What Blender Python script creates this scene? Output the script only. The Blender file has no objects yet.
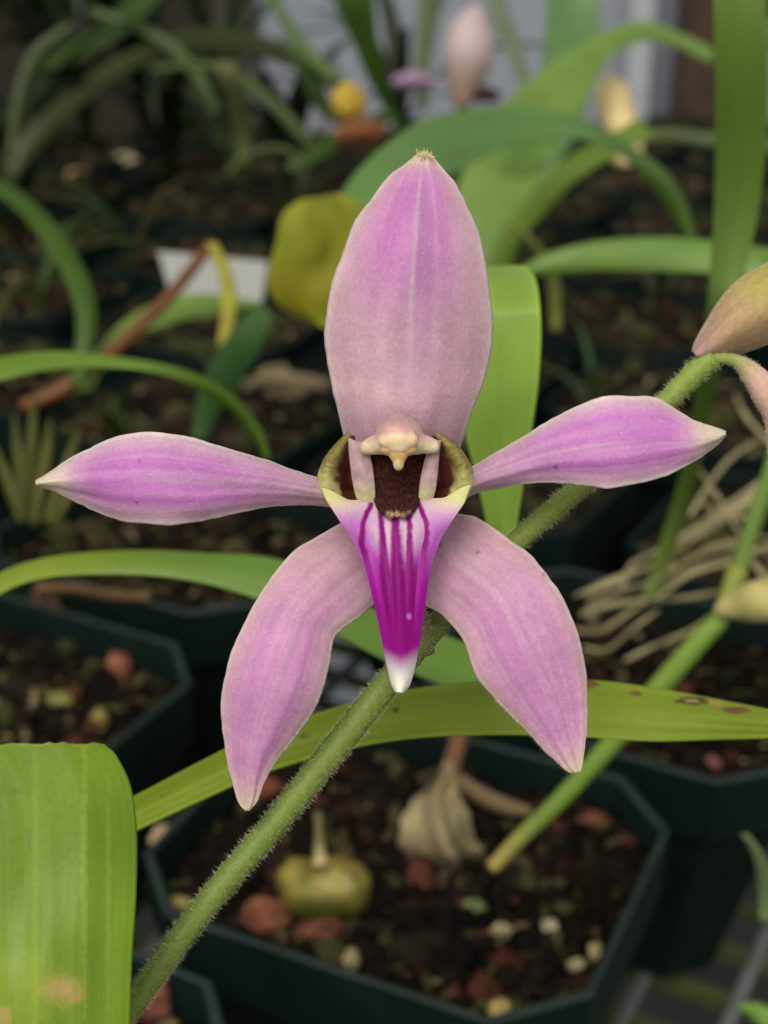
import bpy, bmesh, math, random
from mathutils import Vector, Matrix, noise
random.seed(7)
S = bpy.context.scene
COL = S.collection
# ------------------------------------------------------------------ camera, sky, sun, exposure
F = 1450.0                                   # focal length in pixels of the 768 x 1024 frame
PITCH = math.radians(25)
CAM = Vector((0, 0, 0.22))
RIGHT = Vector((1, 0, 0)); UP = Vector((0, math.sin(PITCH), math.cos(PITCH))); FWD = Vector((0, math.cos(PITCH), -math.sin(PITCH)))
cd = bpy.data.cameras.new('camera'); cam = bpy.data.objects.new('camera', cd); COL.objects.link(cam)
cam.location = CAM; cam.rotation_euler = (math.pi/2 - PITCH, 0, 0)
cd.sensor_fit = 'VERTICAL'; cd.sensor_height = 36; cd.sensor_width = 27; cd.lens = F/1024*36
cd.clip_start = 0.005; cd.clip_end = 60
cd.dof.use_dof = True; cd.dof.focus_distance = 0.1495; cd.dof.aperture_fstop = 25
S.camera = cam
w = bpy.data.worlds.new('World'); S.world = w; w.use_nodes = True
nt = w.node_tree; nt.nodes.clear()
sky = nt.nodes.new('ShaderNodeTexSky'); sky.sky_type = 'NISHITA'; sky.sun_disc = False
SUN_EL, SUN_AZ = math.radians(58), math.radians(200)   # high, a little behind the camera's left shoulder
sky.sun_elevation = SUN_EL; sky.sun_rotation = SUN_AZ
hs = nt.nodes.new('ShaderNodeHueSaturation'); hs.inputs['Saturation'].default_value = 0.25   # greenhouse glazing whitens the sky
bg = nt.nodes.new('ShaderNodeBackground'); bg.inputs['Strength'].default_value = 0.10
wo = nt.nodes.new('ShaderNodeOutputWorld')
nt.links.new(sky.outputs[0], hs.inputs['Color']); wt = nt.nodes.new('ShaderNodeMixRGB'); wt.blend_type = 'MULTIPLY'; wt.inputs[0].default_value = 1; wt.inputs[2].default_value = (1, .95, .80, 1)   # and warms it a little
nt.links.new(hs.outputs[0], wt.inputs[1]); nt.links.new(wt.outputs[0], bg.inputs['Color']); nt.links.new(bg.outputs[0], wo.inputs[0])
sl = bpy.data.lights.new('sun', 'SUN'); sl.energy = 1.3; sl.angle = math.radians(35); sl.color = (1, .92, .77)
sun = bpy.data.objects.new('sun', sl); COL.objects.link(sun)
sd = Vector((math.sin(SUN_AZ)*math.cos(SUN_EL), math.cos(SUN_AZ)*math.cos(SUN_EL), math.sin(SUN_EL)))
sun.rotation_euler = sd.to_track_quat('Z', 'Y').to_euler()
vs = S.view_settings; vs.view_transform = 'Standard'; vs.look = 'None'; vs.exposure = 0.86; vs.gamma = 1
S.cycles.use_denoising = True
S.cycles.max_bounces = 8

# ------------------------------------------------------------------ helpers
def W(px, py, d):                            # the point d metres deep that the ray through (px, py) meets
    return CAM + RIGHT*((px-384)/F*d) + UP*(-(py-512)/F*d) + FWD*d
def PX(p):
    q = p - CAM; d = q.dot(FWD)
    return 384 + q.dot(RIGHT)/d*F, 512 - q.dot(UP)/d*F, d
def G(px, py, z=0.0):                        # where that ray meets the level z
    r = RIGHT*((px-384)/F) + UP*(-(py-512)/F) + FWD
    return CAM + r*((z-CAM.z)/r.z)
def lin(r, g, b):
    f = lambda c: (c/255/12.92) if c/255 <= .04045 else ((c/255+.055)/1.055)**2.4
    return (f(r), f(g), f(b))
def mix(a, b, t):
    t = max(0., min(1., t)); return tuple(x+(y-x)*t for x, y in zip(a, b))
def ss(a, b, x):
    t = max(0., min(1., (x-a)/(b-a))); return t*t*(3-2*t)
def nz(x, y=0., z=0.): return noise.noise(Vector((x, y, z)))
def cat(pts, n):                             # n samples evenly along a Catmull-Rom curve through pts (tuples of any length)
    P = [tuple(map(float, p)) for p in pts]
    P = [tuple(2*a-b for a, b in zip(P[0], P[1]))] + P + [tuple(2*a-b for a, b in zip(P[-1], P[-2]))]
    out = []
    for i in range(1, len(P)-2):
        for k in range(16):
            t = k/16
            out.append(tuple(.5*((2*b)+(-a+c)*t+(2*a-5*b+4*c-e)*t*t+(-a+3*b-3*c+e)*t**3) for a, b, c, e in zip(*P[i-1:i+3])))
    out.append(P[-2])
    L = [0.]
    for a, b in zip(out, out[1:]): L.append(L[-1]+math.dist(a[:2], b[:2])+1e-9)
    res, j = [], 0
    for k in range(n):
        s = L[-1]*k/(n-1)
        while j < len(L)-2 and L[j+1] < s: j += 1
        t = (s-L[j])/(L[j+1]-L[j]); res.append(tuple(a+(b-a)*t for a, b in zip(out[j], out[j+1])))
    return res
def interp(tab, v):                          # tab: [(v, value), ...]
    for (a, x), (b, y) in zip(tab, tab[1:]):
        if v <= b: return x+(y-x)*ss(a, b, v)
    return tab[-1][1]
def setup(o, label=None, cat_=None, group=None, kind=None):
    if label: o['label'] = label
    if cat_: o['category'] = cat_
    if group: o['group'] = group
    if kind: o['kind'] = kind
    return o
def empty(name, loc, label, cat_, group=None, rz=0):
    o = bpy.data.objects.new(name, None); COL.objects.link(o); o.empty_display_size = .01
    o.location = loc; o.rotation_euler = (0, 0, rz)
    return setup(o, label, cat_, group)
def link(name, verts, faces, mat, parent=None, cols=None, uvs=None, thick=0, smooth=True, sub=0):
    """one mesh object from world-space points; a child keeps its place under its parent"""
    vs_ = [Vector(v) for v in verts]
    root = parent
    off = Vector((0, 0, 0))
    while root is not None and root.location.length == 0 and root.parent is not None: root = root.parent
    if parent is not None:
        m = Matrix.Identity(4); p = parent
        chain = []
        while p is not None: chain.append(p); p = p.parent
        for p in reversed(chain): m = m @ (Matrix.Translation(p.location) @ p.rotation_euler.to_matrix().to_4x4())
        inv = m.inverted(); vs_ = [inv @ v for v in vs_]
        loc = Vector((0, 0, 0))
    else:
        loc = sum(vs_, Vector())/len(vs_); vs_ = [v-loc for v in vs_]
    me = bpy.data.meshes.new(name); me.from_pydata([tuple(v) for v in vs_], [], faces)
    if cols:
        a = me.color_attributes.new('Col', 'FLOAT_COLOR', 'POINT')
        flat = []
        for c in cols: flat += [c[0], c[1], c[2], 1.0]
        a.data.foreach_set('color', flat)
    if uvs:
        l = me.uv_layers.new(name='UVMap'); flat = []
        for lp in me.loops: flat += list(uvs[lp.vertex_index])
        l.data.foreach_set('uv', flat)
    if smooth: me.polygons.foreach_set('use_smooth', [True]*len(me.polygons))
    me.materials.append(mat); me.update()
    o = bpy.data.objects.new(name, me); COL.objects.link(o); o.location = loc
    if parent is not None: o.parent = parent
    if thick:
        md = o.modifiers.new('thickness', 'SOLIDIFY'); md.thickness = thick; md.offset = 0
    if sub:
        md = o.modifiers.new('smooth', 'SUBSURF'); md.levels = md.render_levels = sub
    return o
def sheet(name, L, R, depth, mat, color, parent=None, nu=24, nv=80, cup=None, thick=.0004, warp=None):
    """a blade between two edges: L and R are pixel outlines, depth = [(v, left depth, right depth)], cup(u, v) moves the skin away from the camera"""
    l, r = cat(L, nv), cat(R, nv)
    dl, dr = [(a, b) for a, b, c in depth], [(a, c) for a, b, c in depth]
    V, C, U = [], [], []
    for j in range(nv):
        v = j/(nv-1)
        for i in range(nu):
            u = -1+2*i/(nu-1); t = (u+1)/2
            x, y = l[j][0]+(r[j][0]-l[j][0])*t, l[j][1]+(r[j][1]-l[j][1])*t
            if warp: dx, dy = warp(u, v); x += dx; y += dy
            d = interp(dl, v)*(1-t)+interp(dr, v)*t + (cup(u, v) if cup else 0)
            V.append(W(x, y, d)); C.append(color(u, v, x, y)); U.append((t, v))
    Fc = [(j*nu+i, j*nu+i+1, (j+1)*nu+i+1, (j+1)*nu+i) for j in range(nv-1) for i in range(nu-1)]
    return link(name, V, Fc, mat, parent, C, U, thick)
def tube_pts(P, rad, seg=12):
    """rings along world points P with radii rad; returns verts, faces, (ring, angle) per vertex"""
    V, Fc, A = [], [], []
    n = len(P); ref = Vector((.3, .2, 1)).normalized()
    for k in range(n):
        t = (P[min(k+1, n-1)]-P[max(k-1, 0)]).normalized()
        a = t.cross(ref).normalized(); b = t.cross(a)
        ref = b.cross(t).normalized() if False else ref
        for s in range(seg):
            an = 2*math.pi*s/seg
            V.append(P[k]+(a*math.cos(an)+b*math.sin(an))*rad[k]); A.append((k/(n-1), an))
    for k in range(n-1):
        for s in range(seg):
            Fc.append((k*seg+s, k*seg+(s+1) % seg, (k+1)*seg+(s+1) % seg, (k+1)*seg+s))
    Fc.append(tuple(range(seg-1, -1, -1))); Fc.append(tuple((n-1)*seg+s for s in range(seg)))
    return V, Fc, A
def tube(name, pts, mat, color, parent=None, seg=12, n=60, rough=0.):
    """pts: (px, py, depth, radius in pixels)"""
    q = cat(pts, n)
    P = [W(a[0], a[1], a[2]) for a in q]; rad = [max(a[3], .05)*a[2]/F for a in q]
    V, Fc, A = tube_pts(P, rad, seg)
    if rough: V = [P[k//seg]+(v-P[k//seg])*(1+rough*nz(math.cos(A[k][1])*2.2, math.sin(A[k][1])*2.2, A[k][0]*2.5)+rough*.5*nz(A[k][1]*3, A[k][0]*9, 7)) for k, v in enumerate(V)]
    o = link(name, V, Fc, mat, parent, [color(a[0], math.cos(a[1])) for a in A], [(a[1]/6.2832, a[0]) for a in A])
    return o, P, rad
def hairs(name, sites, mat, parent, length=(.0004, .0009), base=.00004, droop=.2, bunch=0):
    """thin three-sided hairs; sites: [(point, outward direction)]"""
    V, Fc = [], []
    for p, nrm in sites:
        L = random.uniform(*length); nrm = (nrm+Vector((random.gauss(0, .25), random.gauss(0, .25), random.gauss(0, .25)-droop*.3))).normalized()
        a = nrm.orthogonal().normalized(); b = nrm.cross(a); i = len(V)
        p = p-nrm*.00012
        bend = Vector((random.gauss(0, .12), random.gauss(0, .12), random.gauss(0, .12)))*L
        for an in (0, 2.1, 4.2): V.append(p+(a*math.cos(an)+b*math.sin(an))*base)
        m = p+nrm*L*.55+bend*.3
        for an in (0, 2.1, 4.2): V.append(m+(a*math.cos(an)+b*math.sin(an))*base*.7)
        V.append(p+nrm*L+bend)
        for k in range(3):
            k2 = (k+1) % 3
            Fc += [(i+k, i+k2, i+3+k2, i+3+k), (i+3+k, i+3+k2, i+6)]
    return link(name, V, Fc, mat, parent)
def tube_sites(P, rad, n, lo=0, hi=1):
    out = []
    for _ in range(n):
        x = random.uniform(lo, hi)*(len(P)-1); k = min(int(x), len(P)-2); t = x-k
        p = P[k].lerp(P[k+1], t); ax = (P[k+1]-P[k]).normalized(); r = rad[k]+(rad[k+1]-rad[k])*t
        a = ax.orthogonal().normalized(); b = ax.cross(a); an = random.uniform(0, 6.2832)
        d = a*math.cos(an)+b*math.sin(an); out.append((p+d*r, d))
    return out
def blobs(name, parts, mat, color, parent=None, voxel=.0003, smooth=6):
    """several ellipsoids (centre, 3 radii, rotation matrix or None) melted into one skin"""
    bm = bmesh.new()
    for c, r, rot in parts:
        m = Matrix.Translation(c) @ (rot.to_4x4() if rot else Matrix.Identity(4)) @ Matrix.Diagonal((*r, 1))
        bmesh.ops.create_icosphere(bm, subdivisions=4, radius=1, matrix=m)
    me = bpy.data.meshes.new('melt'); bm.to_mesh(me); bm.free()
    t = bpy.data.objects.new('melt', me); COL.objects.link(t)
    a = t.modifiers.new('r', 'REMESH'); a.mode = 'VOXEL'; a.voxel_size = voxel
    b = t.modifiers.new('s', 'SMOOTH'); b.iterations = smooth; b.factor = .5
    dg = bpy.context.evaluated_depsgraph_get(); dg.update()
    ev = bpy.data.meshes.new_from_object(t.evaluated_get(dg))
    V = [v.co.copy() for v in ev.vertices]; Fc = [tuple(p.vertices) for p in ev.polygons]
    bpy.data.objects.remove(t); bpy.data.meshes.remove(ev)
    return link(name, V, Fc, mat, parent, [color(*PX(v), v) for v in V])
CAMROT = Matrix((RIGHT, UP, -FWD)).transposed()          # columns: across, up, towards the camera

# ------------------------------------------------------------------ materials
class N:
    def __init__(s, name):
        s.m = bpy.data.materials.new(name); s.m.use_nodes = True; s.t = s.m.node_tree; s.t.nodes.clear()
    def n(s, ty, **k):
        x = s.t.nodes.new('ShaderNode'+ty)
        for a, v in k.items():
            if a.startswith('i_'): x.inputs[a[2:].replace('_', ' ')].default_value = v
            else: setattr(x, a, v)
        return x
    def l(s, a, b): s.t.links.new(a, b)
def ramp(k, src, lo, hi, a=0., b=1.):
    r = k.n('MapRange'); r.inputs['From Min'].default_value = a; r.inputs['From Max'].default_value = b
    r.inputs['To Min'].default_value = lo; r.inputs['To Max'].default_value = hi; k.l(src, r.inputs['Value']); return r.outputs[0]
def skin_mat(name, rough, fleck=(.9, 1.1), fleck_scale=2500, vein=(.93, 1.07), vein_u=24, vein_v=1.3, trans=.2, tint=(1, 1, 1), bump=.15, bump_scale=3000, spec=.35, sparkle=0., coat=0., sheen=0., mottling=(.92, 1.08), mscale=220, sss=0.):
    """pigment from the mesh, varied by parallel veins, mottling and fine cells; part of the light passes through"""
    k = N(name); col = k.n('VertexColor', layer_name='Col'); tc = k.n('TexCoord')
    mp = k.n('Mapping'); mp.inputs['Scale'].default_value = (vein_u, vein_v, 1); k.l(tc.outputs['UV'], mp.inputs[0])
    v = k.n('TexNoise', i_Scale=1., i_Detail=3.); k.l(mp.outputs[0], v.inputs['Vector'])
    f = k.n('TexNoise', i_Scale=fleck_scale, i_Detail=2.); k.l(tc.outputs['Object'], f.inputs['Vector'])
    mo = k.n('TexNoise', i_Scale=mscale, i_Detail=4.); k.l(tc.outputs['Object'], mo.inputs['Vector'])
    a = k.n('Math', operation='MULTIPLY'); k.l(ramp(k, v.outputs[0], *vein, .25, .75), a.inputs[0]); k.l(ramp(k, f.outputs[0], *fleck, .25, .75), a.inputs[1])
    a2 = k.n('Math', operation='MULTIPLY'); k.l(a.outputs[0], a2.inputs[0]); k.l(ramp(k, mo.outputs[0], *mottling, .25, .75), a2.inputs[1])
    m = k.n('VectorMath', operation='SCALE'); k.l(col.outputs[0], m.inputs[0]); k.l(a2.outputs[0], m.inputs['Scale'])
    pigment = m.outputs[0]
    if sparkle:  # glints painted into the pigment as small pale dots
        sp = k.n('TexVoronoi', i_Scale=1700.); k.l(tc.outputs['Object'], sp.inputs['Vector'])
        th = ramp(k, sp.outputs['Distance'], sparkle, 0, .07, .2); th.node.clamp = True
        sel = k.n('TexNoise', i_Scale=900.); k.l(tc.outputs['Object'], sel.inputs['Vector'])
        sm = k.n('Math', operation='MULTIPLY'); k.l(th, sm.inputs[0]); k.l(ramp(k, sel.outputs[0], 0, 1, .5, .6), sm.inputs[1])
        mx = k.n('MixRGB'); k.l(sm.outputs[0], mx.inputs[0]); k.l(pigment, mx.inputs[1]); mx.inputs[2].default_value = (.9, .8, .85, 1); pigment = mx.outputs[0]
    p = k.n('BsdfPrincipled', i_Roughness=rough); k.l(pigment, p.inputs['Base Color']); p.inputs['Specular IOR Level'].default_value = spec
    p.inputs['Sheen Weight'].default_value = sheen
    bn = k.n('Bump', i_Strength=bump, i_Distance=.0004)
    bf = k.n('TexNoise', i_Scale=bump_scale, i_Detail=2.); k.l(tc.outputs['Object'], bf.inputs['Vector'])
    ad = k.n('Math', operation='ADD'); k.l(bf.outputs[0], ad.inputs[0]); k.l(ramp(k, v.outputs[0], 0, .3), ad.inputs[1]); k.l(ad.outputs[0], bn.inputs['Height'])
    k.l(bn.outputs[0], p.inputs['Normal'])
    out = k.n('OutputMaterial')
    if trans:
        tr = k.n('BsdfTranslucent'); tn = k.n('VectorMath', operation='MULTIPLY'); k.l(pigment, tn.inputs[0]); tn.inputs[1].default_value = tint
        k.l(tn.outputs[0], tr.inputs[0]); ms = k.n('MixShader'); ms.inputs[0].default_value = trans
        k.l(p.outputs[0], ms.inputs[1]); k.l(tr.outputs[0], ms.inputs[2]); k.l(ms.outputs[0], out.inputs[0])
    else: k.l(p.outputs[0], out.inputs[0])
    return k.m
def plain_mat(name, c, rough=.6, var=(.8, 1.2), scale=60, bump=.1, spec=.4, metal=0., c2=None, s2=8):
    k = N(name); tc = k.n('TexCoord'); f = k.n('TexNoise', i_Scale=scale, i_Detail=5.); k.l(tc.outputs['Object'], f.inputs['Vector'])
    base = k.n('MixRGB'); base.inputs[1].default_value = (*c, 1); base.inputs[2].default_value = (*(c2 or c), 1)
    g = k.n('TexNoise', i_Scale=s2, i_Detail=4.); k.l(tc.outputs['Object'], g.inputs['Vector']); k.l(ramp(k, g.outputs[0], 0, 1, .4, .62), base.inputs[0])
    m = k.n('VectorMath', operation='SCALE'); k.l(base.outputs[0], m.inputs[0]); k.l(ramp(k, f.outputs[0], *var, .25, .75), m.inputs['Scale'])
    p = k.n('BsdfPrincipled', i_Roughness=rough, i_Metallic=metal); p.inputs['Specular IOR Level'].default_value = spec; k.l(m.outputs[0], p.inputs['Base Color'])
    b = k.n('Bump', i_Strength=bump, i_Distance=.001); k.l(f.outputs[0], b.inputs['Height']); k.l(b.outputs[0], p.inputs['Normal'])
    o = k.n('OutputMaterial'); k.l(p.outputs[0], o.inputs[0]); return k.m
M_PETAL = skin_mat('petal_skin', .46, (.9, 1.09), 2300, (.96, 1.04), 26, 2.2, .32, (1, .92, .98), .16, 2600, .35, .5, sheen=.1, mottling=(.9, 1.09), mscale=420)
M_LIP = skin_mat('lip_skin', .5, (.93, 1.06), 2600, (.97, 1.03), 30, 1.0, .15, (1, .9, 1), .1, 2600, .16)
M_VELVET = skin_mat('velvet_skin', .8, (.3, 1.7), 5200, (.9, 1.1), 14, 2, 0, bump=.6, bump_scale=5000, spec=.1, sheen=.05)
M_LEAF = skin_mat('leaf_skin', .42, (.95, 1.05), 1500, (.92, 1.08), 60, .8, .38, (1.35, 1.2, .5), .12, 1200, .4, mottling=(.88, 1.1), mscale=60)
M_STEM = skin_mat('stem_skin', .5, (.85, 1.12), 1800, (.92, 1.08), 14, 2, .08, (1.1, 1.1, .6), .25, 1600, .35)
M_BUD = skin_mat('bud_skin', .55, (.86, 1.12), 1500, (.9, 1.1), 22, 1.5, .15, (1.1, 1, .8), .25, 1400, .3, sheen=.2)
M_HAIR = plain_mat('hair', lin(225, 225, 190), .5, (.95, 1.05), 50, 0)
M_POT = plain_mat('pot_plastic', (.0025, .008, .007), .5, (.75, 1.3), 90, .12, .18, c2=(.004, .011, .0095), s2=20)
M_RIM = plain_mat('rim_highlight_plastic', (.008, .019, .0175), .45, (.7, 1.4), 120, .12, .3, c2=(.014, .025, .0235), s2=40)  # lighter pigment paints the sky highlight along the rim
M_MIX = None
def mix_mat():
    k = N('potting_mix'); col = k.n('VertexColor', layer_name='Col'); tc = k.n('TexCoord')
    f = k.n('TexNoise', i_Scale=700., i_Detail=6.); k.l(tc.outputs['Object'], f.inputs['Vector'])
    m = k.n('VectorMath', operation='SCALE'); k.l(col.outputs[0], m.inputs[0]); k.l(ramp(k, f.outputs[0], .5, 1.5, .3, .7), m.inputs['Scale'])
    p = k.n('BsdfPrincipled', i_Roughness=.7); p.inputs['Specular IOR Level'].default_value = .08; k.l(m.outputs[0], p.inputs['Base Color'])
    b = k.n('Bump', i_Strength=.6, i_Distance=.001); k.l(f.outputs[0], b.inputs['Height']); k.l(b.outputs[0], p.inputs['Normal'])
    o = k.n('OutputMaterial'); k.l(p.outputs[0], o.inputs[0]); return k.m
M_MIX = mix_mat()

# ------------------------------------------------------------------ setting: floor, bench, wall
TH = math.radians(-28); CT, ST = math.cos(TH), math.sin(TH)
def GR(gx, gy, z=0.): return Vector((gx*CT-gy*ST, gx*ST+gy*CT, z*100))*.01      # bench grid (cm) to world
def box(bm, c, h, rot=0.):
    bmesh.ops.create_cube(bm, size=1, matrix=Matrix.Translation(c) @ Matrix.Rotation(rot, 4, 'Z') @ Matrix.Diagonal((h[0], h[1], h[2], 1)))
def from_bm(name, bm, mat, parent=None, smooth=False, bevel=0):
    me = bpy.data.meshes.new(name); bm.to_mesh(me); bm.free(); me.materials.append(mat)
    if smooth: me.polygons.foreach_set('use_smooth', [True]*len(me.polygons))
    o = bpy.data.objects.new(name, me); COL.objects.link(o)
    if parent is not None: o.parent = parent; o.matrix_parent_inverse = (Matrix.Translation(parent.location) @ parent.rotation_euler.to_matrix().to_4x4()).inverted()
    if bevel:
        b = o.modifiers.new('bevel', 'BEVEL'); b.width = bevel; b.segments = 2
    return o
bm = bmesh.new(); bmesh.ops.create_grid(bm, x_segments=1, y_segments=1, size=12, matrix=Matrix.Translation((0, 0, -.95)))
fl = from_bm('floor', bm, plain_mat('concrete', (.025, .025, .028), .9, (.7, 1.3), 9, .2)); setup(fl, kind='structure')
ZB = -.083
bench = empty('greenhouse_bench', (0, .6, ZB), 'wire greenhouse bench top with grey rods over algae stained slats under the pots', 'bench')
bm = bmesh.new()
for i in range(-38, 30): box(bm, GR(i*2.7-6, 50, ZB-.002), (.0042, 1.5, .0042), TH)
from_bm('wire_mesh', bm, plain_mat('galvanised_wire', (.15, .165, .17), .45, (.8, 1.15), 80, .1, .5, .3), bench, bevel=.0012)
bm = bmesh.new()
for i in range(-12, 62): box(bm, GR(-20, i*2.1, ZB-.009), (1.9, .0045, .004), TH)
from_bm('slat', bm, plain_mat('algae_slat', (.09, .10, .028), .7, (.6, 1.3), 60, .2, c2=(.06, .08, .03)), bench)
bm = bmesh.new(); box(bm, Vector((1.02, 1.62, .35)), (2.3, .02, 2.6))
wl = from_bm('wall', bm, plain_mat('wall_sheet', (.30, .33, .40), .5, (.9, 1.1), 6, .05, c2=(.24, .27, .34), s2=3)); setup(wl, 'blue grey corrugated sheet wall behind the pots', 'wall')
bm = bmesh.new(); box(bm, Vector((-1.1, 1.60, .35)), (1.9, .03, 2.6))
setup(from_bm('backdrop', bm, plain_mat('shade_dark', (.016, .012, .008), .8, (.5, 1.5), 12, .2)), 'added shade coloured boarding behind the dim plants, next to the grey wall', 'wall')  # dark sheet added to stand for the shade behind the far plants
bm = bmesh.new(); box(bm, Vector((.335, 1.50, .2)), (.085, .05, 2.3), .06)
setup(from_bm('wooden_post', bm, plain_mat('brown_wood', (.045, .026, .016), .75, (.6, 1.4), 30, .3), bevel=.004), 'brown wooden post standing in front of the grey wall', 'post')
bm = bmesh.new(); box(bm, Vector((.262, 1.55, .2)), (.022, .03, 2.3), .04)
setup(from_bm('wall_batten', bm, plain_mat('pale_batten', (.42, .45, .52), .5), bevel=.003), 'pale narrow batten fixed to the grey wall beside the brown post', 'batten')

# ------------------------------------------------------------------ pots
PA, PB, CH = .0555, .0470, .0165
def octagon(a, b, c, z): return [Vector(p) for p in ((a-c, -b, z), (a, -b+c, z), (a, b-c, z), (a-c, b, z), (-a+c, b, z), (-a, b-c, z), (-a, -b+c, z), (-a+c, -b, z))]
def pot_mesh():
    prof = [(.66, -.078), (.955, -.014), (.974, -.0006), (1.0, -.0006), (.994, -.0185), (.99, -.0195), (.95, -.0198), (.945, -.021), (.68, -.082)]
    V, Fc = [], []
    for s, z in prof: V += octagon(PA*s, PB*s, CH*s, z)
    for k in range(len(prof)-1):
        for i in range(8): Fc.append((k*8+i, k*8+(i+1) % 8, (k+1)*8+(i+1) % 8, (k+1)*8+i))
    Fc.append(tuple(range(8))); Fc.append(tuple(range((len(prof)-1)*8+7, (len(prof)-1)*8-1, -1)))
    me = bpy.data.meshes.new('pot'); me.from_pydata([tuple(v) for v in V], [], Fc)
    bmm = bmesh.new(); bmm.from_mesh(me); bmesh.ops.recalc_face_normals(bmm, faces=bmm.faces)
    bmm.to_mesh(me); bmm.free(); me.materials.append(M_POT); return me
POT = pot_mesh()
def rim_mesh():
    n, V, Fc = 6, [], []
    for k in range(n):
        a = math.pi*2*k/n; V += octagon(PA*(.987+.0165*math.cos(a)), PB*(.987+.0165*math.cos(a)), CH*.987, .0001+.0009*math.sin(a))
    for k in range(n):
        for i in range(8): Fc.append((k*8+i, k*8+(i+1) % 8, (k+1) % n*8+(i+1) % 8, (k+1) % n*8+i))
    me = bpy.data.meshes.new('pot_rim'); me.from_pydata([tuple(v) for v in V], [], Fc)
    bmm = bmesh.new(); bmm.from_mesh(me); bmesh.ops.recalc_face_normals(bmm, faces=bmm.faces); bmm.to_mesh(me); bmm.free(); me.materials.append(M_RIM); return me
RIM = rim_mesh(); FAR_RIM = RIM.copy(); FAR_RIM.materials.clear(); FAR_RIM.materials.append(M_POT)  # far rims take the body colour, without the painted highlight
PAL = [(.007, .005, .0035), (.011, .007, .0045), (.024, .011, .007), (.004, .003, .0024), (.085, .030, .018), (.075, .062, .028), (.19, .16, .07), (.05, .056, .018), (.30, .26, .15), (.02, .014, .01)]
PW = [34, 26, 13, 30, 3.5, 6, 4, 7, 3, 12]
def chunk(V, Fc, C, p, size, col, rnd, flat=1.):
    i = len(V); q = rnd.random()*6.28; ax = Vector((rnd.gauss(0, 1), rnd.gauss(0, 1), rnd.gauss(0, 1)+1e-3)).normalized()
    rot = Matrix.Rotation(q, 3, ax); sc = Vector((rnd.uniform(.7, 1.35), rnd.uniform(.5, 1.), rnd.uniform(.4, .8)*flat))
    for v, _ in zip(ICO_V, range(99)):
        d = Vector(v)*(1+rnd.uniform(-.22, .22)); d = rot @ Vector((d.x*sc.x, d.y*sc.y, d.z*sc.z))
        V.append(p+d*size); c = rnd.uniform(.75, 1.25); c *= .72; C.append((col[0]*c, col[1]*c, col[2]*c))
    for f in ICO_F: Fc.append(tuple(i+a for a in f))
_b = bmesh.new(); bmesh.ops.create_icosphere(_b, subdivisions=1, radius=1); ICO_V = [tuple(v.co) for v in _b.verts]; ICO_F = [tuple(v.index for v in f.verts) for f in _b.faces]; _b.free()
_b = bmesh.new(); bmesh.ops.create_icosphere(_b, subdivisions=3, radius=1); IC3_V = [tuple(v.co) for v in _b.verts]; IC3_F = [tuple(v.index for v in f.verts) for f in _b.faces]; _b.free()
SOIL = -.0125
def soil_z(x, y): return SOIL+.0022*nz(x*60, y*60, 3)+.0018*nz(x*160, y*160, 9)
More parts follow.
